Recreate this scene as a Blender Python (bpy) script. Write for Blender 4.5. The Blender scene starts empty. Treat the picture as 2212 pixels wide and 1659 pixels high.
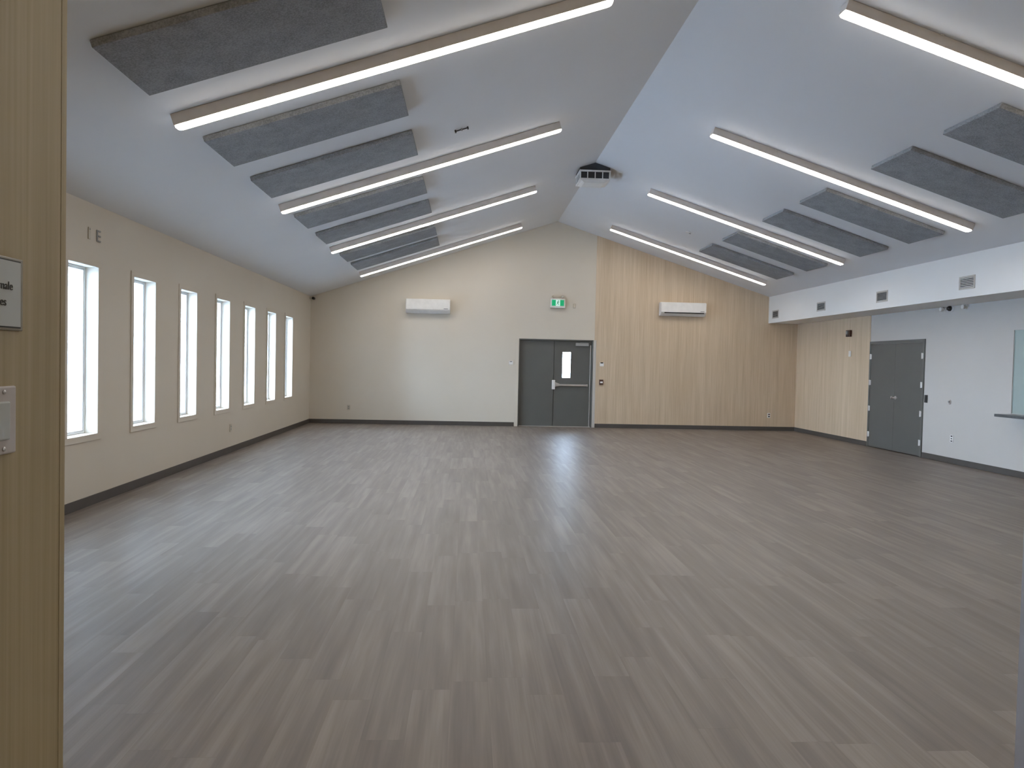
import bpy, bmesh, math, random
from mathutils import Matrix, Vector
C = bpy.context.collection
sc = bpy.context.scene

# ------------------------------------------------------------------ camera
H = 1.5496
R_ = Vector((0.99794, -0.06017, 0.02198)); F_ = Vector((0.06021, 0.99782, -0.02715))
F_.normalize(); R_ = (R_ - F_ * R_.dot(F_)).normalized(); U_ = R_.cross(F_).normalized()
cd = bpy.data.cameras.new('camera'); cam = bpy.data.objects.new('camera', cd); C.objects.link(cam)
cd.sensor_fit = 'HORIZONTAL'; cd.sensor_width = 36.0; cd.lens = 1600.0 / 2212 * 36
cd.clip_start = 0.05; cd.clip_end = 200
cam.matrix_world = Matrix(((R_.x, U_.x, -F_.x, 0), (R_.y, U_.y, -F_.y, 0), (R_.z, U_.z, -F_.z, H), (0, 0, 0, 1)))
sc.camera = cam

# ------------------------------------------------------------------ sky and exposure
w = bpy.data.worlds.new('sky'); sc.world = w; w.use_nodes = True
bg = w.node_tree.nodes['Background']
bg.inputs[0].default_value = (0.60, 0.745, 1.0, 1); bg.inputs[1].default_value = 40.0
sc.view_settings.view_transform = 'Standard'; sc.view_settings.look = 'None'
sc.view_settings.gamma = 1; sc.view_settings.use_curve_mapping = False
sc.view_settings.exposure = 0.34
LAMP = 18.0

# ------------------------------------------------------------------ materials
def newmat(name):
    m = bpy.data.materials.new(name); m.use_nodes = True
    nt = m.node_tree; return m, nt, nt.nodes['Principled BSDF']
def N(nt, t, **k):
    n = nt.nodes.new(t)
    for a, b in k.items(): setattr(n, a, b)
    return n
def mth(nt, op, a, b=None, c=None):
    n = N(nt, 'ShaderNodeMath', operation=op)
    for i, v in enumerate((a, b, c)):
        if v is None: continue
        if isinstance(v, (int, float)): n.inputs[i].default_value = v
        else: nt.links.new(v, n.inputs[i])
    return n.outputs[0]
def ramp(nt, fac, stops):
    n = N(nt, 'ShaderNodeValToRGB'); nt.links.new(fac, n.inputs[0])
    e = n.color_ramp.elements
    while len(e) < len(stops): e.new(0.5)
    for i, (p, c) in enumerate(stops): e[i].position = p; e[i].color = (*c, 1)
    return n.outputs[0]
def plain(name, col, rough=0.6, metal=0.0, var=0.04, scale=9.0, bump=0.0, spec=0.5):
    m, nt, p = newmat(name)
    tc = N(nt, 'ShaderNodeTexCoord'); nz = N(nt, 'ShaderNodeTexNoise')
    nz.inputs['Scale'].default_value = scale; nz.inputs['Detail'].default_value = 3
    nt.links.new(tc.outputs['Object'], nz.inputs['Vector'])
    lo = tuple(c * (1 - var) for c in col); hi = tuple(min(1, c * (1 + var)) for c in col)
    nt.links.new(ramp(nt, nz.outputs['Fac'], [(0.3, lo), (0.7, hi)]), p.inputs['Base Color'])
    p.inputs['Roughness'].default_value = rough; p.inputs['Metallic'].default_value = metal
    p.inputs['Specular IOR Level'].default_value = spec
    if bump:
        b = N(nt, 'ShaderNodeBump'); b.inputs['Strength'].default_value = bump; b.inputs['Distance'].default_value = 0.002
        n2 = N(nt, 'ShaderNodeTexNoise'); n2.inputs['Scale'].default_value = 260
        nt.links.new(tc.outputs['Object'], n2.inputs['Vector']); nt.links.new(n2.outputs['Fac'], b.inputs['Height'])
        nt.links.new(b.outputs[0], p.inputs['Normal'])
    return m
def wood_wall(name, dark, light, seam=0.0):
    m, nt, p = newmat(name)
    tc = N(nt, 'ShaderNodeTexCoord'); sp = N(nt, 'ShaderNodeSeparateXYZ'); nt.links.new(tc.outputs['Object'], sp.inputs[0])
    h = mth(nt, 'ADD', sp.outputs[0], sp.outputs[1])
    def tex(hs, zs, det, off):
        cb = N(nt, 'ShaderNodeCombineXYZ')
        nt.links.new(mth(nt, 'MULTIPLY', h, hs), cb.inputs[0]); nt.links.new(mth(nt, 'MULTIPLY', sp.outputs[2], zs), cb.inputs[1])
        cb.inputs[2].default_value = off
        t = N(nt, 'ShaderNodeTexNoise'); t.inputs['Scale'].default_value = 1; t.inputs['Detail'].default_value = det
        nt.links.new(cb.outputs[0], t.inputs['Vector']); return t.outputs['Fac']
    f = mth(nt, 'ADD', mth(nt, 'MULTIPLY', tex(9, 0.35, 3, 0), 0.42), mth(nt, 'MULTIPLY', tex(75, 1.1, 4, 7), 0.58))
    # narrow boards: each its own tone
    cell = mth(nt, 'FLOOR', mth(nt, 'MULTIPLY', h, 1 / 0.19)); wn = N(nt, 'ShaderNodeTexWhiteNoise', noise_dimensions='1D')
    nt.links.new(cell, wn.inputs['W'])
    f = mth(nt, 'ADD', f, mth(nt, 'MULTIPLY', mth(nt, 'SUBTRACT', wn.outputs['Value'], 0.5), 0.05))
    nt.links.new(ramp(nt, f, [(0.34, dark), (0.66, light)]), p.inputs['Base Color'])
    p.inputs['Roughness'].default_value = 0.55
    return m
def plank_floor():
    m, nt, p = newmat('vinyl_plank')
    tc = N(nt, 'ShaderNodeTexCoord'); sp = N(nt, 'ShaderNodeSeparateXYZ'); nt.links.new(tc.outputs['Object'], sp.inputs[0])
    W, L = 0.178, 1.22
    u = mth(nt, 'MULTIPLY', mth(nt, 'ADD', sp.outputs[0], 0.05), 1 / W); row = mth(nt, 'FLOOR', u)
    w1 = N(nt, 'ShaderNodeTexWhiteNoise', noise_dimensions='1D'); nt.links.new(row, w1.inputs['W'])
    v = mth(nt, 'ADD', mth(nt, 'MULTIPLY', sp.outputs[1], 1 / L), mth(nt, 'MULTIPLY', w1.outputs['Value'], 7.0))
    col = mth(nt, 'FLOOR', v)
    cb = N(nt, 'ShaderNodeCombineXYZ'); nt.links.new(row, cb.inputs[0]); nt.links.new(col, cb.inputs[1])
    w2 = N(nt, 'ShaderNodeTexWhiteNoise', noise_dimensions='2D'); nt.links.new(cb.outputs[0], w2.inputs['Vector'])
    idv = w2.outputs['Value']
    def tex(xs, ys, det, k):
        c2 = N(nt, 'ShaderNodeCombineXYZ')
        nt.links.new(mth(nt, 'MULTIPLY', sp.outputs[0], xs), c2.inputs[0])
        nt.links.new(mth(nt, 'MULTIPLY', sp.outputs[1], ys), c2.inputs[1])
        nt.links.new(mth(nt, 'MULTIPLY', idv, k), c2.inputs[2])
        t = N(nt, 'ShaderNodeTexNoise'); t.inputs['Scale'].default_value = 1; t.inputs['Detail'].default_value = det
        nt.links.new(c2.outputs[0], t.inputs['Vector']); return t.outputs['Fac']
    broad = tex(15, 0.9, 2, 60); fine = tex(95, 2.6, 4, 90)
    f = mth(nt, 'ADD', mth(nt, 'MULTIPLY', broad, 0.62), mth(nt, 'MULTIPLY', fine, 0.26))
    f = mth(nt, 'ADD', f, mth(nt, 'MULTIPLY', idv, 0.15))
    colr = ramp(nt, f, [(0.30, (0.146, 0.120, 0.102)), (0.50, (0.194, 0.163, 0.139)), (0.70, (0.268, 0.230, 0.198))])
    # joints
    fu = mth(nt, 'FRACT', u); fv = mth(nt, 'FRACT', v)
    ju = mth(nt, 'LESS_THAN', mth(nt, 'MINIMUM', fu, mth(nt, 'SUBTRACT', 1.0, fu)), 0.006)
    jv = mth(nt, 'LESS_THAN', mth(nt, 'MINIMUM', fv, mth(nt, 'SUBTRACT', 1.0, fv)), 0.0012)
    j = mth(nt, 'MAXIMUM', ju, jv)
    mx = N(nt, 'ShaderNodeMix', data_type='RGBA'); nt.links.new(mth(nt, 'MULTIPLY', j, 0.22), mx.inputs['Factor'])
    nt.links.new(colr, mx.inputs[6]); mx.inputs[7].default_value = (0.08, 0.06, 0.05, 1)
    nt.links.new(mx.outputs[2], p.inputs['Base Color'])
    nt.links.new(mth(nt, 'ADD', 0.36, mth(nt, 'MULTIPLY', fine, 0.12)), p.inputs['Roughness'])
    p.inputs['Specular IOR Level'].default_value = 0.38
    b = N(nt, 'ShaderNodeBump'); b.inputs['Strength'].default_value = 0.12; b.inputs['Distance'].default_value = 0.002
    nt.links.new(fine, b.inputs['Height']); nt.links.new(b.outputs[0], p.inputs['Normal'])
    return m
def felt(name, col):
    m, nt, p = newmat(name)
    tc = N(nt, 'ShaderNodeTexCoord'); a = N(nt, 'ShaderNodeTexNoise'); a.inputs['Scale'].default_value = 85; a.inputs['Detail'].default_value = 5
    b = N(nt, 'ShaderNodeTexNoise'); b.inputs['Scale'].default_value = 6; b.inputs['Detail'].default_value = 3
    nt.links.new(tc.outputs['Object'], a.inputs['Vector']); nt.links.new(tc.outputs['Object'], b.inputs['Vector'])
    f = mth(nt, 'ADD', mth(nt, 'MULTIPLY', a.outputs['Fac'], 0.7), mth(nt, 'MULTIPLY', b.outputs['Fac'], 0.3))
    nt.links.new(ramp(nt, f, [(0.38, tuple(c * 0.78 for c in col)), (0.62, tuple(c * 1.22 for c in col))]), p.inputs['Base Color'])
    p.inputs['Roughness'].default_value = 0.95; p.inputs['Specular IOR Level'].default_value = 0.1
    return m
def glow(name, col, s, ramp_v=0.05, base=0.8):
    m, nt, p = newmat(name)
    tc = N(nt, 'ShaderNodeTexCoord'); nz = N(nt, 'ShaderNodeTexNoise'); nz.inputs['Scale'].default_value = 3
    nt.links.new(tc.outputs['Object'], nz.inputs['Vector'])
    nt.links.new(ramp(nt, nz.outputs['Fac'], [(0.2, tuple(c * (1 - ramp_v) for c in col)), (0.8, col)]), p.inputs['Emission Color'])
    p.inputs['Base Color'].default_value = (*[c * base for c in col], 1); p.inputs['Emission Strength'].default_value = s
    p.inputs['Roughness'].default_value = 0.4
    return m
def glass(name, tint=(1, 1, 1)):
    m, nt, p = newmat(name)
    nt.nodes.remove(p); out = nt.nodes['Material Output']
    t = N(nt, 'ShaderNodeBsdfTransparent'); t.inputs[0].default_value = (*tint, 1)
    g = N(nt, 'ShaderNodeBsdfGlossy'); g.inputs['Roughness'].default_value = 0.02
    fr = N(nt, 'ShaderNodeFresnel'); fr.inputs[0].default_value = 1.45
    mx = N(nt, 'ShaderNodeMixShader'); nt.links.new(mth(nt, 'MULTIPLY', fr.outputs[0], 0.8), mx.inputs[0])
    nt.links.new(t.outputs[0], mx.inputs[1]); nt.links.new(g.outputs[0], mx.inputs[2]); nt.links.new(mx.outputs[0], out.inputs[0])
    return m

M = dict(
    cream=plain('cream_wall_paint', (0.64, 0.58, 0.485), 0.7, var=0.015, scale=1.2),
    ground=plain('bounce_ground', (0.56, 0.63, 0.70), 0.9, var=0.2, scale=6),  # pale blue chosen to bounce daylight up to the ceiling
    white=plain('white_wall_paint', (0.53, 0.50, 0.46), 0.65, var=0.012, scale=1.2),
    bulk=plain('lamp_lit_bulkhead_paint', (0.82, 0.82, 0.80), 0.65, var=0.012, scale=1.2),  # lighter than the right wall: lamp light on the bulkhead put into colour
    ceil=plain('ceiling_paint', (0.75, 0.76, 0.77), 0.75, var=0.012, scale=1.0),
    oak=wood_wall('light_oak_panelling', (0.50, 0.375, 0.245), (0.66, 0.52, 0.37)),
    ash=wood_wall('yellow_oak_laminate', (0.40, 0.31, 0.155), (0.54, 0.43, 0.245)),
    floor=plank_floor(),
    base=plain('dark_vinyl_base', (0.075, 0.066, 0.058), 0.5),
    door=plain('grey_door_paint', (0.105, 0.105, 0.094), 0.42, var=0.03, scale=3),
    frame=plain('grey_frame_paint', (0.115, 0.115, 0.103), 0.4),
    felt=felt('grey_felt', (0.262, 0.260, 0.258)),
    alu=plain('pale_aluminium', (0.66, 0.60, 0.55), 0.5, 0.0),
    metal=plain('brushed_steel', (0.62, 0.60, 0.58), 0.32, 0.9),
    vinyl=plain('white_window_vinyl', (0.86, 0.87, 0.88), 0.4),
    plastic=plain('white_plastic', (0.76, 0.75, 0.72), 0.4),
    offwhite=plain('beige_plastic', (0.52, 0.47, 0.38), 0.45),
    grey=plain('mid_grey_plastic', (0.28, 0.28, 0.27), 0.5),
    black=plain('black_plastic', (0.015, 0.014, 0.013), 0.35),
    dark=plain('dark_void', (0.03, 0.03, 0.032), 0.8),
    brown=plain('dark_red_brown_plastic', (0.075, 0.035, 0.022), 0.4),
    stone=plain('dark_grey_counter', (0.085, 0.088, 0.090), 0.28, var=0.15, scale=40),
    green=glow('exit_green', (0.0, 0.42, 0.16), 0.30),
    pictwhite=glow('exit_white', (0.70, 1.0, 0.88), 0.45),
    pictgreen=plain('exit_figure_green', (0.0, 0.16, 0.07), 0.5),
    lens=glow('lamp_lens', (1.0, 0.94, 0.87), LAMP),
    warmlens=glow('passage_fill_lens', (1.0, 0.80, 0.52), 7.5),  # for the added lamp behind the camera
    glass=glass('clear_glass', (0.96, 0.985, 0.98)),
    frost=plain('green_grey_frosted_glass', (0.34, 0.40, 0.375), 0.38, var=0.05, scale=1.5),
    paper=plain('white_paper', (0.62, 0.64, 0.60), 0.5),
    sleeve=plain('sign_holder', (0.34, 0.31, 0.23), 0.25),
    ink=plain('dark_ink', (0.06, 0.06, 0.05), 0.6),
    blue=plain('pale_blue_switch', (0.20, 0.30, 0.32), 0.4),
    jamb=plain('daylit_white_jamb', (0.52, 0.54, 0.62), 0.5),  # white jamb; the blue of the window daylight is put into its colour
)

# ------------------------------------------------------------------ mesh helpers
def box(bm, x0, x1, y0, y1, z0, z1):
    v = [bm.verts.new((x, y, z)) for x in (x0, x1) for y in (y0, y1) for z in (z0, z1)]
    for f in ((0, 1, 3, 2), (4, 6, 7, 5), (0, 4, 5, 1), (2, 3, 7, 6), (0, 2, 6, 4), (1, 5, 7, 3)):
        bm.faces.new([v[i] for i in f])
def prism(bm, pts, axis, a, b):
    """pts in the plane across `axis`, extruded from a to b along it"""
    def P(p, t):
        return {'x': (t, p[0], p[1]), 'y': (p[0], t, p[1]), 'z': (p[0], p[1], t)}[axis]
    A = [bm.verts.new(P(p, a)) for p in pts]; B = [bm.verts.new(P(p, b)) for p in pts]
    bm.faces.new(A); bm.faces.new(B[::-1]); n = len(pts)
    for i in range(n): bm.faces.new((A[i], B[i], B[(i + 1) % n], A[(i + 1) % n]))
def lathe(bm, prof, axis='z', origin=(0, 0, 0), seg=24):
    """prof: (radius, height) pairs round `axis`"""
    rings = []
    for r, h in prof:
        ring = []
        for i in range(seg):
            t = 2 * math.pi * i / seg; a, b = r * math.cos(t), r * math.sin(t)
            q = {'z': (a, b, h), 'y': (a, h, b), 'x': (h, a, b)}[axis]
            ring.append(bm.verts.new((q[0] + origin[0], q[1] + origin[1], q[2] + origin[2])))
        rings.append(ring)
    for k in range(len(rings) - 1):
        for i in range(seg):
            bm.faces.new((rings[k][i], rings[k][(i + 1) % seg], rings[k + 1][(i + 1) % seg], rings[k + 1][i]))
    bm.faces.new(rings[0]); bm.faces.new(rings[-1][::-1])
def BM(fn=None, *a):
    bm = bmesh.new()
    if fn: fn(bm, *a)
    return bm
def bx(*a): return BM(box, *a)
def obj(name, bm, mat, parent=None, bevel=0.0, smooth=False, loc=None):
    bmesh.ops.recalc_face_normals(bm, faces=bm.faces)
    me = bpy.data.meshes.new(name); bm.to_mesh(me); bm.free(); me.materials.append(M[mat])
    o = bpy.data.objects.new(name, me); C.objects.link(o)
    if parent: o.parent = parent
    if loc: o.location = loc
    if smooth:
        for p in me.polygons: p.use_smooth = True
        me.set_sharp_from_angle(angle=math.radians(40))
    if bevel:
        md = o.modifiers.new('bevel', 'BEVEL'); md.width = bevel; md.segments = 2; md.limit_method = 'ANGLE'
    return o
def tag(o, label, cat, group=None):
    o['label'] = label; o['category'] = cat
    if group: o['group'] = group
    return o
def empty(name, loc=(0, 0, 0), rot=(0, 0, 0)):
    o = bpy.data.objects.new(name, None); C.objects.link(o); o.location = loc; o.rotation_euler = rot
    o.empty_display_size = 0.1
    return o
def thing(name, label, cat, loc, rot=(0, 0, 0), group=None): return tag(empty(name, loc, rot), label, cat, group)
def struct(o): o['kind'] = 'structure'; return o
def dup(root, loc, label, group=None):
    r = root.copy(); C.objects.link(r); r.location = loc; r['label'] = label
    if group: r['group'] = group
    for ch in list(root.children):
        c = ch.copy(); C.objects.link(c); c.parent = r
        for g in list(ch.children):
            d = g.copy(); C.objects.link(d); d.parent = c
    return r

# ------------------------------------------------------------------ room measures
XL, XR, D = -3.849, 8.341, 18.36
RX, RZ = 2.155, 5.0995
ML, MR = 0.335, 0.3172
XS, ZS = 7.571, 2.715
YN = 1.53                                   # the hall's near wall
def zc(x): return RZ - ML * (RX - x) if x < RX else RZ - MR * (x - RX)
AL, AR = math.atan(ML), math.atan(MR)

struct(obj('floor', bx(XL - .2, XR + .2, -3.2, D + .35, -0.12, 0), 'floor'))
struct(obj('ground', bx(-45, 45, -30, 60, -0.30, -0.121), 'ground'))  # unseen, added to set the daylight bounced in through the windows
bm = BM()
prism(bm, [(XL - .2, zc(XL - .2)), (RX, RZ), (RX, RZ + .2), (XL - .2, zc(XL - .2) + .2)], 'y', YN - .15, D + .2)
prism(bm, [(RX, RZ), (XR + .2, zc(XR + .2)), (XR + .2, zc(XR + .2) + .2), (RX, RZ + .2)], 'y', YN - .15, D + .2)
struct(obj('ceiling', bm, 'ceil'))

# left wall with its window openings
WZ0, WZ1 = 0.733, 2.452
WY = [(5.945, 6.530), (7.365, 7.950), (8.775, 9.362), (10.172, 10.755), (11.595, 12.205), (13.022, 13.625), (14.475, 15.070), (15.888, 16.500)]  # first opening is unseen, added to let daylight into the near end
bm = BM()
box(bm, XL - .2, XL, YN, D + .2, 0, WZ0); box(bm, XL - .2, XL, YN, D + .2, WZ1, zc(XL) + .02)
ys = [YN] + [v for p in WY for v in p] + [D + .2]
for i in range(0, len(ys), 2): box(bm, XL - .2, XL, ys[i], ys[i + 1], WZ0, WZ1)
struct(obj('wall_left', bm, 'cream'))

# back wall with the exit door opening
DX0, DX1, DZ = 1.262, 3.125, 2.185
bm = BM()
prism(bm, [(XL - .2, 0), (DX0, 0), (DX0, zc(DX0) + .05), (XL - .2, zc(XL - .2) + .05)], 'y', D, D + .2)
prism(bm, [(DX0, DZ), (DX1, DZ), (DX1, zc(DX1) + .05), (RX, RZ + .05), (DX0, zc(DX0) + .05)], 'y', D, D + .2)
prism(bm, [(DX1, 0), (XR + .2, 0), (XR + .2, zc(XR + .2) + .05), (DX1, zc(DX1) + .05)], 'y', D, D + .2)
struct(obj('wall_back', bm, 'cream'))
WX = 3.150
bm = BM()
prism(bm, [(WX + .045, 0), (XR, 0), (XR, zc(XR)), (WX, zc(WX)), (WX, DZ), (WX + .045, DZ)], 'y', D - .006, D + .001)
struct(obj('trim_1', bm, 'oak'))

# right wall with the serving hatch opening
HY0, HY1, HZ0, HZ1 = 8.6, 10.88, 0.955, 2.235
bm = BM()
box(bm, XR, XR + .2, YN, HY0, 0, zc(XR) + .02); box(bm, XR, XR + .2, HY1, D + .2, 0, zc(XR) + .02)
box(bm, XR, XR + .2, HY0, HY1, 0, HZ0); box(bm, XR, XR + .2, HY0, HY1, HZ1, zc(XR) + .02)
struct(obj('wall_right', bm, 'white'))
struct(obj('trim_2', bx(XR - .008, XR + .001, 14.93, D, 0, ZS), 'oak'))
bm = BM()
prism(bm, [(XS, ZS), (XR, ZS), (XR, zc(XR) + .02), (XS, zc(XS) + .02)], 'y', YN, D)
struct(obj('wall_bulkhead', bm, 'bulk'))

# near wall of the hall and the passage the camera stands in
PX0, PX1, PZ = -0.80, 1.212, 2.62
bm = BM()
prism(bm, [(XL - .2, 0), (PX0 - .16, 0), (PX0 - .16, zc(PX0 - .16) + .05), (XL - .2, zc(XL - .2) + .05)], 'y', YN - .15, YN)
PW = PX1 + .16
prism(bm, [(PX0 - .16, PZ), (PW, PZ), (PW, zc(PW) + .05), (PX0 - .16, zc(PX0 - .16) + .05)], 'y', YN - .15, YN)
prism(bm, [(PW, 0), (XR + .2, 0), (XR + .2, zc(XR + .2) + .05), (RX, RZ + .05), (PW, zc(PW) + .05)], 'y', YN - .15, YN)
struct(obj('wall_near', bm, 'ash'))
struct(obj('wall_passage_left', bx(PX0 - .16, PX0, -3.0, YN - .024, 0, PZ), 'ash'))
struct(obj('trim_3', bx(PX0 - .165, PX0 + .001, YN - .024, YN - .004, 0, PZ), 'ash', bevel=.002))
struct(obj('wall_passage_right', bx(PX1, PX1 + .16, -3.0, YN - .001, 0, PZ), 'jamb'))
struct(obj('wall_passage_end', bx(PX0 - .16, PX1 + .16, -3.15, -3.0, 0, PZ), 'white'))
struct(obj('ceiling_passage', bx(PX0 - .16, PX1 + .16, -3.15, YN - .15, PZ, PZ + .12), 'ceil'))

# baseboards
for n, a in (('baseboard_left', (XL, XL + .012, YN, D, 0, .1)), ('baseboard_back', (XL, 1.172, D - .012, D, 0, .1)),
             ('baseboard_back_right', (WX + .047, XR, D - .018, D - .006, 0, .1)), ('baseboard_right', (XR - .02, XR - .008, 14.925, D, 0, .1)),
             ('baseboard_right_near', (XR - .012, XR, YN, 13.06, 0, .1)), ('baseboard_near', (PW, XR, YN, YN + .012, 0, .1)),
             ('baseboard_near_left', (XL, PX0 - .17, YN, YN + .012, 0, .1))):
    struct(obj(n, bx(*a), 'base', bevel=.003))

# ------------------------------------------------------------------ windows
for i, (y0, y1) in enumerate(WY):
    wn = struct(empty('window_%d' % (i if i > 0 else 9), (XL, (y0 + y1) / 2, WZ0)))
    L = (y1 - y0) / 2; Hh = WZ1 - WZ0
    def ring(x0, x1, a, b, z0, z1, t):
        bm = BM(); box(bm, x0, x1, a, b, z0, z0 + t); box(bm, x0, x1, a, b, z1 - t, z1)
        box(bm, x0, x1, a, a + t, z0 + t, z1 - t); box(bm, x0, x1, b - t, b, z0 + t, z1 - t); return bm
    obj('window_frame', ring(-.150, -.118, -L, L, 0, Hh, .018), 'vinyl', wn, bevel=.004)
    obj('sash', ring(-.146, -.124, -L + .018, L - .018, .018, Hh - .018, .018), 'vinyl', wn, bevel=.004)
    obj('pane', bx(-.137, -.133, -L + .036, L - .036, .036, Hh - .036), 'glass', wn)
    c = .066
    obj('casing', ring(0.0, .012, -L - c, L + c, -c, Hh + c, c), 'cream', wn, bevel=.003)
    bm = BM(); box(bm, -.118, -.085, -L + .03, -L + .10, .0, .035); box(bm, -.095, -.080, -L + .04, -L + .055, .03, .085)
    obj('crank_handle', bm, 'black', wn, bevel=.004)

# ------------------------------------------------------------------ exit doors in the back wall
d1 = struct(empty('door_1', ((DX0 + DX1) / 2, D, 0)))
hw = (DX1 - DX0) / 2
bm = BM(); t = .03; ym = .075
box(bm, -hw, -hw + t, .002, .19, 0, DZ); box(bm, hw - t, hw, .002, .19, 0, DZ); box(bm, hw - t - .048, hw - t, ym + .002, .19, 0, DZ - t); box(bm, -hw + t, hw - t, .002, .19, DZ - t, DZ)
obj('door_frame', bm, 'frame', d1, bevel=.003)
obj('threshold', bx(-hw + t, hw - t, .03, .18, 0, .0155), 'metal', d1, bevel=.003)
bm = BM(); box(bm, -hw - .085, -hw, -.010, 0, 0, DZ); obj('casing', bm, 'cream', d1, bevel=.002)
obj('casing', bx(hw, hw + .068, -.010, 0, 0, DZ), 'white', d1, bevel=.002)
cx = (DX0 + DX1) / 2
ym = .075                                                # leaf face, set back from the wall
obj('door_leaf', bx(-hw + t + .003, 2.150 - cx - .005, ym, ym + .045, .016, DZ - t - .003), 'door', d1, bevel=.003)
lx0, lx1, lz0, lz1 = 2.366 - cx, 2.570 - cx, 1.232, 1.873
rx0, rx1 = 2.150 - cx + .005, hw - t - .05
bm = BM()
box(bm, rx0, lx0, ym, ym + .045, .016, DZ - t - .003); box(bm, lx1, rx1, ym, ym + .045, .016, DZ - t - .003)
box(bm, lx0, lx1, ym, ym + .045, .016, lz0); box(bm, lx0, lx1, ym, ym + .045, lz1, DZ - t - .003)
leaf = obj('door_leaf', bm, 'door', d1)
obj('astragal', bx(rx0 - .03, rx0 + .03, ym + .046, ym + .056, .016, DZ - t), 'black', leaf)
bm = BM(); box(bm, -hw + t, hw - t, ym + .047, ym + .062, DZ - t - .03, DZ - t); box(bm, -hw + t, -hw + t + .03, ym + .047, ym + .062, .016, DZ - t - .03)
obj('door_stop', bm, 'frame', d1)
obj('edge_hinge', bx(rx1 + .012, rx1 + .034, ym - .012, ym + .03, .016, DZ - t - .10), 'metal', d1, bevel=.003)
obj('pane', bx(lx0, lx1, ym + .018, ym + .024, lz0, lz1), 'glass', leaf)
bm = BM(); k = .014
box(bm, lx0 - k, lx1 + k, ym - .006, ym + .002, lz0 - k, lz0); box(bm, lx0 - k, lx1 + k, ym - .006, ym + .002, lz1, lz1 + k)
box(bm, lx0 - k, lx0, ym - .006, ym + .002, lz0, lz1); box(bm, lx1, lx1 + k, ym - .006, ym + .002, lz0, lz1)
obj('lite_frame', bm, 'frame', leaf, bevel=.002)
bar = obj('panic_bar', bx(2.20 - cx, 3.005 - cx, ym - .062, ym - .018, 1.022, 1.072), 'metal', d1, bevel=.010)
obj('latch_case', bx(2.108 - cx, 2.188 - cx, ym - .05, ym, .935, 1.170), 'plastic', d1, bevel=.010)
bm = BM(); prism(bm, [(2.188 - cx, 1.000), (2.188 - cx, 1.120), (2.30 - cx, 1.078), (2.30 - cx, 1.020)], 'y', ym - .045, ym)
obj('latch_cover', bm, 'metal', bar, bevel=.004)
obj('bar_end', bx(2.975 - cx, 3.01 - cx, ym - .05, ym, 1.018, 1.076), 'metal', bar, bevel=.005)
cl = obj('door_closer', bx(2.685 - cx, 3.01 - cx, ym - .06, ym, 2.030, 2.110), 'grey', d1, bevel=.008)
bm = BM(); box(bm, 2.80 - cx, 3.03 - cx, ym - .045, ym - .02, 2.118, 2.128)
obj('closer_arm', bm, 'grey', cl)

# ------------------------------------------------------------------ grey double door in the right wall
d2 = struct(empty('door_2', (XR, (13.065 + 14.92) / 2, 0)))
hy = (14.92 - 13.065) / 2
bm = BM()
box(bm, -.022, 0, -hy, -hy + .057, 0, 2.173); box(bm, -.022, 0, hy - .050, hy, 0, 2.173); box(bm, -.022, 0, -hy + .057, hy - .05, 2.118, 2.173)
obj('door_frame', bm, 'frame', d2, bevel=.003)
obj('threshold_gap', bx(-.004, 0, -hy + .057, hy - .05, 0, .016), 'black', d2)
for a, b, s in ((-hy + .060, -.0015, -1), (.0015, hy - .053, 1)):
    lf = obj('door_leaf', bx(-.014, 0, a, b, .016, 2.114), 'door', d2, bevel=.002)
    for z in (.263, .796, 1.328, 1.861):
        e = a - .002 if s < 0 else b + .002
        bm = BM(); lathe(bm, [(.011, z - .055), (.013, z - .05), (.013, z + .05), (.011, z + .055)], 'z', (-.026, e, 0), 12)
        box(bm, -.024, -.013, e - .028, e + .028, z - .05, z + .05)
        obj('hinge', bm, 'plastic', lf, smooth=True)
bm = BM(); lathe(bm, [(.034, 0), (.034, -.008), (.016, -.014), (.012, -.05)], 'x', (-.014, -.050, 1.055), 20)
box(bm, -.072, -.056, -.175, -.038, 1.045, 1.065)
obj('lever_handle', bm, 'metal', d2, smooth=True)
bm = BM(); lathe(bm, [(.030, 0), (.030, -.008), (.022, -.03), (.010, -.034)], 'x', (-.014, .055, 1.055), 20)
obj('thumb_turn', bm, 'metal', d2, smooth=True)

# ------------------------------------------------------------------ serving hatch
w8 = struct(empty('window_8', (XR, (HY0 + HY1) / 2, HZ0)))
hl = (HY1 - HY0) / 2; hh = HZ1 - HZ0
bm = BM(); box(bm, .012, .03, -hl, hl, 0, .012); box(bm, .012, .03, -hl, hl, hh - .012, hh); box(bm, .012, .03, -hl, -hl + .012, .012, hh - .012); box(bm, .012, .03, hl - .012, hl, .012, hh - .012)
obj('window_frame', bm, 'frost', w8)
for a, b in ((-hl + .012, -.005), (.005, hl - .012)): obj('pane', bx(.016, .026, a, b, .012, hh - .012), 'frost', w8)
tag(obj('serving_shelf', bx(XR - .30, XR - .001, 8.5, 10.84, .908, .950), 'stone', bevel=.004),
    'dark grey serving shelf jutting from the white right wall below the frosted hatch', 'shelf')

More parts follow.
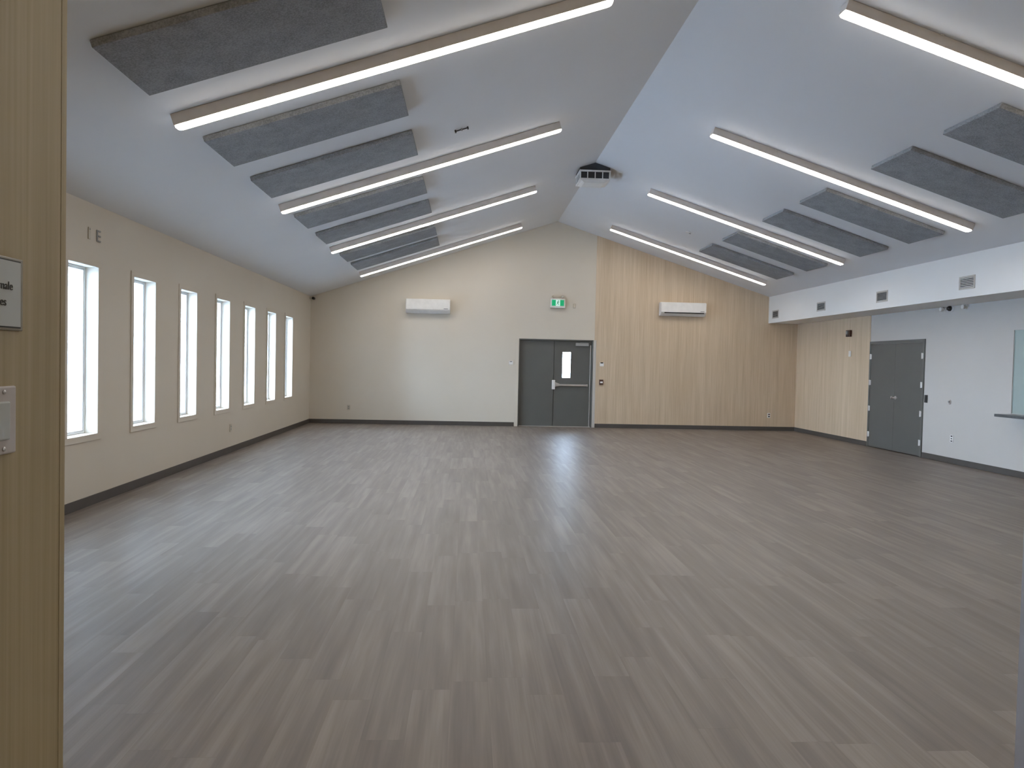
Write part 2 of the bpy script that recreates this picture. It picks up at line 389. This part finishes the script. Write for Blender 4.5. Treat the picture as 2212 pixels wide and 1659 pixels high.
# ------------------------------------------------------------------ ceiling panels
LEN = 1.867
def roof(x, side): return (x, 0, zc(x)), (0, -AL if side < 0 else AR, 0)
def panel_mesh():
    bm = BM(); box(bm, -LEN / 2, LEN / 2, -.43, .43, -.055, -.003); return bm
PL = [(4.93, 'nearest the camera, cut by the top edge'),
      (6.95, 'just behind the nearest lamp'),
      (8.41, 'just in front of the second nearest lamp'),
      (10.47, 'just behind the second nearest lamp'),
      (11.93, 'just in front of the third nearest lamp'),
      (14.12, 'just behind the third nearest lamp'),
      (15.46, 'farthest from the camera')]
PR = [(6.91, 'nearest the camera, cut by right edge'),
      (8.34, 'just in front of the second nearest lamp'),
      (10.38, 'just behind the second nearest lamp'),
      (11.82, 'just in front of the third nearest lamp'),
      (13.87, 'just behind the third nearest lamp'),
      (15.34, 'farthest from the camera')]
me0 = None
for side, rows in ((-1, PL), (1, PR)):
    x = -1.565 if side < 0 else 5.965
    for y, txt in rows:
        if me0 is None: p = obj('acoustic_panel', panel_mesh(), 'felt', bevel=.006); me0 = p
        else: p = me0.copy(); C.objects.link(p)
        p.location = (x, y + .43, zc(x)); p.rotation_euler = (0, -AL if side < 0 else AR, 0)
        tag(p, 'grey acoustic panel on the %s slope, %s' % ('left' if side < 0 else 'right', txt), 'acoustic panel',
            'acoustic panels on the %s ceiling slope' % ('left' if side < 0 else 'right'))

# ------------------------------------------------------------------ linear lamps
LL = 3.83
def make_lamp():
    t = thing('linear_lamp', '', 'ceiling lamp', (0, 0, 0))
    obj('housing', bx(-LL / 2, LL / 2, -.064, .064, -.098, -.002), 'alu', t, bevel=.003)
    bm = BM()
    pr = [(.0615, -.099), (.0615, -.1035), (.058, -.108), (.045, -.111), (0, -.112)]
    sec = pr + [(-a, b) for a, b in pr[-2::-1]]
    # rounded ends: rings scaled in towards both tips
    rings = []
    for xx, k in ((-1, 0.55), (-.9965, 0.80), (-.990, 0.95), (-.980, 1), (.980, 1), (.990, .95), (.9965, .80), (1, .55)):
        rings.append([bm.verts.new((xx * (LL / 2 - .001), a * k, -.099 + (b + .099) * k)) for a, b in sec])
    for i in range(len(rings) - 1):
        for j in range(len(sec) - 1): bm.faces.new((rings[i][j], rings[i][j + 1], rings[i + 1][j + 1], rings[i + 1][j]))
        bm.faces.new((rings[i][-1], rings[i][0], rings[i + 1][0], rings[i + 1][-1]))
    bm.faces.new(rings[0]); bm.faces.new(rings[-1][::-1])
    obj('lens', bm, 'lens', t, smooth=True)
    for xx in (-LL * .27, LL * .42):
        obj('mounting_clip', bx(xx - .014, xx + .014, -.078, -.064, -.012, -.002), 'plastic', t)
    return t
LY = [(-1, 2.80), (1, 2.78), (-1, 6.375), (-1, 9.87), (-1, 13.40), (-1, 16.97), (1, 6.355), (1, 9.83), (1, 13.30), (1, 16.85)]  # first pair is unseen, added to brighten the near floor and partition
order = ['nearest the camera', 'second nearest the camera', 'third nearest the camera', 'farthest from the camera']
lamp = make_lamp()
for i, (s, y) in enumerate(LY):
    x = -.672 if s < 0 else 5.045
    g = 'lamps on the %s ceiling slope' % ('left' if s < 0 else 'right')
    lb = 'long glowing lamp on the %s ceiling slope, %s' % ('left' if s < 0 else 'right', order[(i - 2) % 4] if i > 1 else 'unseen, added to brighten the near end')
    o = lamp if i == 0 else dup(lamp, (0, 0, 0), lb, g)
    o['label'] = lb; o['group'] = g; o.location = (x, y, zc(x)); o.rotation_euler = (0, -AL if s < 0 else AR, 0)

# ------------------------------------------------------------------ ridge air unit
ru = thing('air_diffuser', 'white box shaped air diffuser with side grilles under the ceiling ridge', 'air vent', (RX, 12.92 + .265, 4.80))
hb = .265
obj('back_box', bx(-hb + .02, hb - .02, -hb + .02, hb - .02, .012, .15), 'dark', ru)
bm = BM(); prism(bm, [(-hb, .16), (hb, .16), (hb, .16 + .0), (0, RZ - 4.80 - .006)][0:2] + [(hb, RZ - 4.80 - MR * hb - .004), (0, RZ - 4.80 - .004), (-hb, RZ - 4.80 - ML * hb - .004)], 'y', -hb + .01, hb - .01)
obj('ridge_filler', bm, 'dark', ru)
bm = BM()
box(bm, -hb - .01, hb + .01, -hb - .01, hb + .01, .135, .162)
box(bm, -hb, hb, -hb, hb, -.008, .022)
for sx in (-1, 1):
    for sy in (-1, 1): box(bm, sx * hb - .016 * (sx > 0) - .0 * (sx < 0), sx * hb + .016 * (sx < 0), sy * hb - .016 * (sy > 0), sy * hb + .016 * (sy < 0), .02, .136)
obj('frame', bm, 'plastic', ru, bevel=.003)
for u in (-.132, 0, .132):
    for q in ((u - .008, u + .008, -hb, -hb + .012), (-hb, -hb + .012, u - .008, u + .008),
              (u - .008, u + .008, hb - .012, hb), (hb - .012, hb, u - .008, u + .008)):
        obj('grille_bar', bx(*q, .02, .136), 'plastic', ru)
bm = BM()
v0 = [bm.verts.new((a * (hb - .03), b * (hb - .03), -.008)) for a, b in ((-1, -1), (1, -1), (1, 1), (-1, 1))]
v1 = [bm.verts.new((a * (hb - .09), b * (hb - .09), -.040)) for a, b in ((-1, -1), (1, -1), (1, 1), (-1, 1))]
for i in range(4): bm.faces.new((v0[i], v0[(i + 1) % 4], v1[(i + 1) % 4], v1[i]))
bm.faces.new(v1); bm.faces.new(v0[::-1])
obj('bottom_cover', bm, 'plastic', ru, bevel=.003)

# ------------------------------------------------------------------ wall air conditioners
def aircon(loc, Wd, Hh, label, slit_open):
    t = thing('wall_air_conditioner', label, 'air conditioner', loc)
    bm = BM()
    prism(bm, [(0, 0), (-.12, .0), (-.185, .055), (-.205, .10), (-.205, Hh - .03), (-.19, Hh), (0, Hh)], 'x', -Wd / 2, Wd / 2)
    obj('body', bm, 'plastic', t, bevel=.012, smooth=True)
    obj('front_panel', bx(-Wd / 2 + .01, Wd / 2 - .01, -.217, -.203, .085, Hh - .012), 'plastic', t, bevel=.006)
    bm = BM(); prism(bm, [(-.128, .006), (-.136, .0), (-.2045, .070), (-.198, .078)], 'x', -Wd / 2 + .05, Wd / 2 - .05)
    f = obj('air_flap', bm, 'plastic', t, bevel=.002)
    if slit_open:
        bm = BM(); prism(bm, [(-.200, .070), (-.2095, .060), (-.214, .083), (-.205, .088)], 'x', -Wd / 2 + .09, Wd / 2 - .06)
        obj('air_slot', bm, 'black', t)
    obj('badge', bx(Wd / 2 - .155, Wd / 2 - .055, -.221, -.216, .105, .122), 'grey', t)
    return t
K = .989
aircon((-1.005 * K, D - .0005, 1.5496 + (2.748 - 1.5496) * K + .005), 1.078, .345, 'white air conditioner with closed flap on the cream part of the back wall', False)
aircon((5.385 * K, D - .0065, 1.5496 + (2.842 - 1.5496) * K + .005), 1.15, .335, 'white air conditioner with open dark slot on the wood panelled back wall', True)

# ------------------------------------------------------------------ exit sign
ex = thing('exit_sign', 'green running man exit sign with twin lamp heads above the grey exit door', 'exit sign', (2.197, D - .001, 2.955))
obj('housing', bx(-.183, .183, -.085, 0, 0, .235), 'plastic', ex, bevel=.012)
obj('green_plate', bx(-.150, .150, -.091, -.084, .055, .200), 'green', ex)
pw = obj('white_plate', bx(-.052, .052, -.094, -.090, .055, .200), 'pictwhite', ex)
bm = BM()
def limb(x0, z0, x1, z1, wd):
    dx, dz = x1 - x0, z1 - z0; l = math.hypot(dx, dz); nx, nz = -dz / l * wd / 2, dx / l * wd / 2
    prism(bm, [(x0 + nx, z0 + nz), (x1 + nx, z1 + nz), (x1 - nx, z1 - nz), (x0 - nx, z0 - nz)], 'y', -.097, -.094)
limb(.004, .162, -.006, .118, .020); limb(-.006, .122, .016, .098, .012); limb(.016, .100, .014, .072, .011)
limb(-.006, .120, -.022, .096, .012); limb(-.022, .097, -.040, .090, .011); limb(.004, .158, .026, .142, .009); limb(.026, .142, .036, .152, .009)
limb(.002, .158, -.022, .150, .009); limb(-.022, .150, -.028, .132, .009)
lathe(bm, [(.011, -.097), (.011, -.094)], 'y', (.010, 0, .180), 14)
obj('running_figure', bm, 'pictgreen', pw)
for xx in (-.105, .120):
    bm = BM(); lathe(bm, [(.022, -.085), (.034, -.07), (.036, -.03), (.018, -.02)], 'y', (xx, 0, .285), 18)
    box(bm, xx - .008, xx + .008, -.05, -.03, .232, .262)
    obj('lamp_head', bm, 'offwhite', ex, smooth=True)

# ------------------------------------------------------------------ small wall things
def plate(name, label, cat, loc, face, w_, h_, mat, extra=(), t=.012):
    """face: 'back' looks to -y, 'right' wall looks to -x, 'left' wall looks to +x"""
    rz = {'back': 0, 'right': -math.pi / 2, 'left': math.pi / 2}[face]
    o = thing(name, label, cat, loc, (0, 0, rz))
    obj('cover_plate', bx(-w_ / 2, w_ / 2, -t, 0, -h_ / 2, h_ / 2), mat, o, bevel=.003)
    for nm, (a, b, c, d), mt, dd in extra:
        obj(nm, bx(a, b, -t - dd, -t + .001, c, d), mt, o, bevel=.0015)
    return o
sock = [('socket', (-.017, .017, .008, .036), 'grey', .002), ('socket', (-.017, .017, -.036, -.008), 'grey', .002)]
plate('power_outlet', 'small beige power outlet low on the cream back wall, left of the exit door', 'outlet', (-2.896, D - .0005, .395), 'back', .075, .12, 'offwhite', sock)
plate('power_outlet', 'pale power outlet low on the wood panelled back wall, near its right corner', 'outlet', (7.650, D - .0065, .385), 'back', .078, .12, 'plastic', [('socket', (-.017, .03, .010, .040), 'brown', .002), ('socket', (-.017, .03, -.042, -.012), 'black', .002)])
plate('power_outlet', 'beige power outlet low on the left wall below the gap between third and fourth window', 'outlet', (XL + .0005, 12.33, .405), 'left', .085, .125, 'offwhite', sock)
plate('power_outlet', 'white outlet with three dark sockets low on the white right wall', 'outlet', (XR - .0005, 12.235, .430), 'right', .080, .125, 'plastic',
      [('socket', (-.022, .022, .032, .052), 'black', .002), ('socket', (-.016, .016, -.010, .008), 'black', .002), ('socket', (-.022, .022, -.052, -.032), 'black', .002)])
plate('thermostat', 'small white thermostat on cream wall left of the exit door', 'thermostat', (1.069, D - .0005, 1.578), 'back', .100, .088, 'plastic', [('display', (-.030, .030, .016, .040), 'grey', .002)], .024)
plate('thermostat', 'small white thermostat with dark display on wood panelling right of the exit door', 'thermostat', (3.342, D - .0065, 1.588), 'back', .098, .100, 'plastic', [('display', (-.036, .034, .022, .050), 'black', .002)], .024)
plate('fire_pull_station', 'dark red brown fire pull station with white bar right of the exit door', 'fire alarm', (3.337, D - .0065, 1.140), 'back', .100, .130, 'brown', [('pull_bar', (-.032, .032, -.022, .018), 'plastic', .014)], .040)
plate('blank_plate', 'small beige wall plate right of the green exit sign', 'wall plate', (2.620, D - .0005, 3.023), 'back', .064, .112, 'offwhite', [('inner_frame', (-.020, .020, -.042, .042), 'cream', .002)])
plate('light_switch', 'white light switch on the side wood panelling below the fire alarm horn', 'light switch', (XR - .0085, 15.727, 1.932), 'right', .090, .125, 'plastic', [('rocker', (-.018, .018, -.034, .034), 'plastic', .004)])
plate('card_reader', 'narrow black card reader beside the grey double door on right wall', 'card reader', (XR - .0005, 12.985, 1.080), 'right', .065, .140, 'black', [('keypad', (-.020, .020, -.045, .030), 'dark', .002)], .022)
al = thing('alarm_horn', 'dark brown fire alarm horn with strobe on the side wood panelling', 'fire alarm', (XR - .0085, 15.765, 2.376), (0, 0, -math.pi / 2))
obj('back_box', bx(-.085, .085, -.05, 0, -.072, .072), 'brown', al, bevel=.006)
obj('strobe_lens', bx(-.035, .035, -.080, -.05, -.020, .050), 'grey', al, bevel=.008)
obj('horn_grille', bx(-.05, .05, -.056, -.05, -.062, -.030), 'black', al)
rs = thing('round_sensor', 'small round metal button on white right wall between card reader and hatch', 'wall sensor', (XR - .0005, 12.328, 1.056), (0, 0, -math.pi / 2))
bm = BM(); lathe(bm, [(.040, 0), (.040, -.006), (.034, -.012)], 'y', (0, 0, 0), 24); obj('cover_plate', bm, 'metal', rs, smooth=True)
bm = BM(); lathe(bm, [(.018, -.011), (.018, -.026), (.014, -.030)], 'y', (.0, 0, .004), 18); obj('button', bm, 'grey', rs, smooth=True)

# dome camera and emergency light under the bulkhead
cm = thing('dome_camera', 'dark dome security camera on right wall just under the white bulkhead', 'security camera', (XR - .0005, 12.37, 2.672))
bm = BM(); lathe(bm, [(.060, 0), (.060, -.02), (.052, -.03)], 'x', (0, 0, 0), 24); obj('mount', bm, 'plastic', cm, smooth=True)
bm = BM(); lathe(bm, [(.046, -.028)] + [(.046 * math.cos(a * math.pi / 16), -.040 - .046 * math.sin(a * math.pi / 16)) for a in range(0, 8)], 'x', (0, 0, 0), 24)
obj('dome', bm, 'black', cm, smooth=True)
for yy, tx in ((12.56, 'left of the dome camera under the white bulkhead'), (11.98, 'right of the dome camera under the white bulkhead')):
    em = thing('emergency_lamp', 'pale emergency lamp head ' + tx, 'emergency lamp', (XR - .0005, yy, 2.672), group='emergency lamp heads under the bulkhead')
    bm = BM(); lathe(bm, [(.038, 0), (.038, -.012), (.030, -.018)], 'x', (0, 0, 0), 20); obj('base', bm, 'plastic', em, smooth=True)
    bm = BM(); lathe(bm, [(.016, -.018), (.018, -.03), (.034, -.045), (.038, -.080), (.032, -.086)], 'x', (0, 0, 0), 20); obj('lamp_head', bm, 'plastic', em, smooth=True)

cc = thing('bullet_camera', 'tiny black bullet camera in the far left corner under the ceiling', 'security camera', (XL + .0005, D - .10, 3.035))
bm = BM(); lathe(bm, [(.030, 0), (.030, .012), (.012, .018), (.012, .07)], 'x', (0, 0, 0), 16); obj('mount', bm, 'offwhite', cc, smooth=True)
bm = BM(); lathe(bm, [(.028, -.11), (.034, -.10), (.034, .02), (.026, .03)], 'y', (.095, -.0, -.006), 18); obj('camera_body', bm, 'black', cc, smooth=True)

# brackets high on the left wall
g = 'brackets high on the left wall above the nearest window'
b1 = thing('wall_bracket', 'plain grey upright bracket high on left wall above the nearest window', 'bracket', (XL + .0005, 7.777, 2.777), group=g)
obj('rail', bx(0, .010, -.030, .012, -.060, .060), 'offwhite', b1, bevel=.002)
obj('screw', bx(.010, .016, -.014, -.004, .035, .045), 'grey', b1)
b2 = thing('wall_bracket', 'grey bracket with three short prongs high on left wall above nearest window', 'bracket', (XL + .0005, 7.96, 2.777), group=g)
obj('rail', bx(0, .010, -.042, -.020, -.060, .060), 'grey', b2, bevel=.002)
for z in (-.052, 0, .052): obj('prong', bx(0, .012, -.020, .034, z - .008, z + .008), 'grey', b2, bevel=.002)

# hooks and detector on the ceiling
hk = thing('ceiling_hook_bar', 'small dark hook bar on left ceiling slope between the two nearest lamps', 'ceiling hook', (-.133, 8.90, zc(-.133)), (0, -AL, 0))
obj('bar', bx(-.085, .085, -.008, .008, -.022, -.010), 'black', hk, bevel=.002)
for xx in (-.076, .0, .076): obj('hook', bx(xx - .009, xx + .009, -.010, .010 + .02 * (xx != 0), -.030, -.001), 'black' if xx else 'grey', hk, bevel=.002)
hd = thing('ceiling_sensor', 'tiny white detector on right ceiling slope between the two farthest lamps', 'detector', (4.50, 15.15, zc(4.50)), (0, AR, 0))
bm = BM(); lathe(bm, [(.060, -.001), (.060, -.010), (.045, -.018), (.02, -.022)], 'z', (0, 0, 0), 24); obj('base', bm, 'plastic', hd, smooth=True)
obj('clip', bx(.02, .055, -.012, .012, -.030, -.012), 'grey', hd)

# vents in the bulkhead
def vent(y0, y1, z0, z1, label, light):
    t = thing('air_vent', label, 'air vent', (XS - .0005, (y0 + y1) / 2, (z0 + z1) / 2), group='vents in the white bulkhead')
    a, b = (y1 - y0) / 2, (z1 - z0) / 2
    bm = BM(); k = .028
    box(bm, -.010, 0, -a - k, a + k, b, b + k); box(bm, -.010, 0, -a - k, a + k, -b - k, -b)
    box(bm, -.010, 0, -a - k, -a, -b, b); box(bm, -.010, 0, a, a + k, -b, b)
    obj('frame', bm, 'white', t, bevel=.002)
    obj('backing', bx(-.002, 0, -a, a, -b, b), 'dark', t)
    bm = BM(); n = 6
    for i in range(n):
        z = -b + (i + .5) * 2 * b / n
        prism(bm, [(-.003, z + .006), (-.010, z - .003), (-.010, z - .006), (-.003, z + .001)], 'y', -a, a)
    obj('louvres', bm, light, t)
    return t
vent(17.775, 18.085, 2.845, 2.992, 'small grey air vent in bulkhead, farthest and next to the back wall', 'grey')
vent(15.400, 15.725, 2.862, 3.000, 'small grey air vent in bulkhead, second from the back wall', 'grey')
vent(13.055, 13.370, 2.862, 3.010, 'grey air vent in bulkhead, above the grey double door', 'grey')
vent(10.738, 11.043, 2.868, 3.015, 'white framed air vent with dark louvres in the bulkhead, nearest the camera', 'plastic')

# ------------------------------------------------------------------ things on the passage wall
SX = PX0
sg = thing('wall_notice', 'white paper notice in a holder on the oak passage wall, cut by left edge', 'notice', (SX + .0005, 1.249, 1.652), (0, 0, math.pi / 2))
# local x runs away from the camera (world +y)
obj('holder', bx(-.135, .129, -.004, 0, -.0635, .0635), 'sleeve', sg, bevel=.002)
bm = BM(); box(bm, -.132, .121, -.0045, -.0035, -.0590, .0590); obj('dark_border', bm, 'ink', sg)
obj('paper', bx(-.130, .118, -.006, -.0045, -.0565, .0565), 'paper', sg)
def words(txt, size, x_right, z, parent):
    cu = bpy.data.curves.new('lettering', 'FONT'); cu.body = txt; cu.size = size; cu.align_x = 'RIGHT'; cu.extrude = .0004; cu.materials.append(M['ink'])
    tmp = bpy.data.objects.new('tmp', cu); C.objects.link(tmp)
    me = bpy.data.meshes.new_from_object(tmp.evaluated_get(bpy.context.evaluated_depsgraph_get())); bpy.data.objects.remove(tmp)
    o = bpy.data.objects.new('lettering', me); C.objects.link(o); o.parent = parent; o.location = (x_right, -.0066, z); o.rotation_euler = (math.pi / 2, 0, 0)
    return o
words('male', .0205, .0945, .0065, sg); words('es', .0205, .0765, -.0215, sg)
sw = thing('wall_switch', 'metal switch plate with pale rocker on oak passage wall, cut by left edge', 'light switch', (SX + .0005, 1.302, 1.432), (0, 0, math.pi / 2))
obj('cover_plate', bx(-.060, .054, -.006, 0, -.058, .060), 'alu', sw, bevel=.004)
obj('rocker', bx(-.020, .030, -.011, -.005, -.033, .034), 'paper', sw, bevel=.003)
obj('rocker_edge', bx(-.034, -.020, -.011, -.005, -.033, .034), 'blue', sw, bevel=.002)
for z in (-.048, .050):
    bm = BM(); lathe(bm, [(.004, -.005), (.004, -.0075), (.002, -.0085)], 'y', (.018, 0, z), 12); obj('screw', bm, 'metal', sw, smooth=True)

pl = thing('passage_fill_lamp', 'unseen round fill lamp added in the oak lined passage, behind the camera', 'ceiling lamp', (.2, -1.4, PZ))  # unseen lamp, added to brighten the dark passage partition
bm = BM(); lathe(bm, [(.17, -.001), (.17, -.03), (.16, -.035)], 'z', (0, 0, 0), 28); obj('base', bm, 'metal', pl, smooth=True)
bm = BM(); lathe(bm, [(.155, -.034), (.15, -.06), (.11, -.085), (.04, -.098)], 'z', (0, 0, 0), 28); obj('diffuser', bm, 'warmlens', pl, smooth=True)
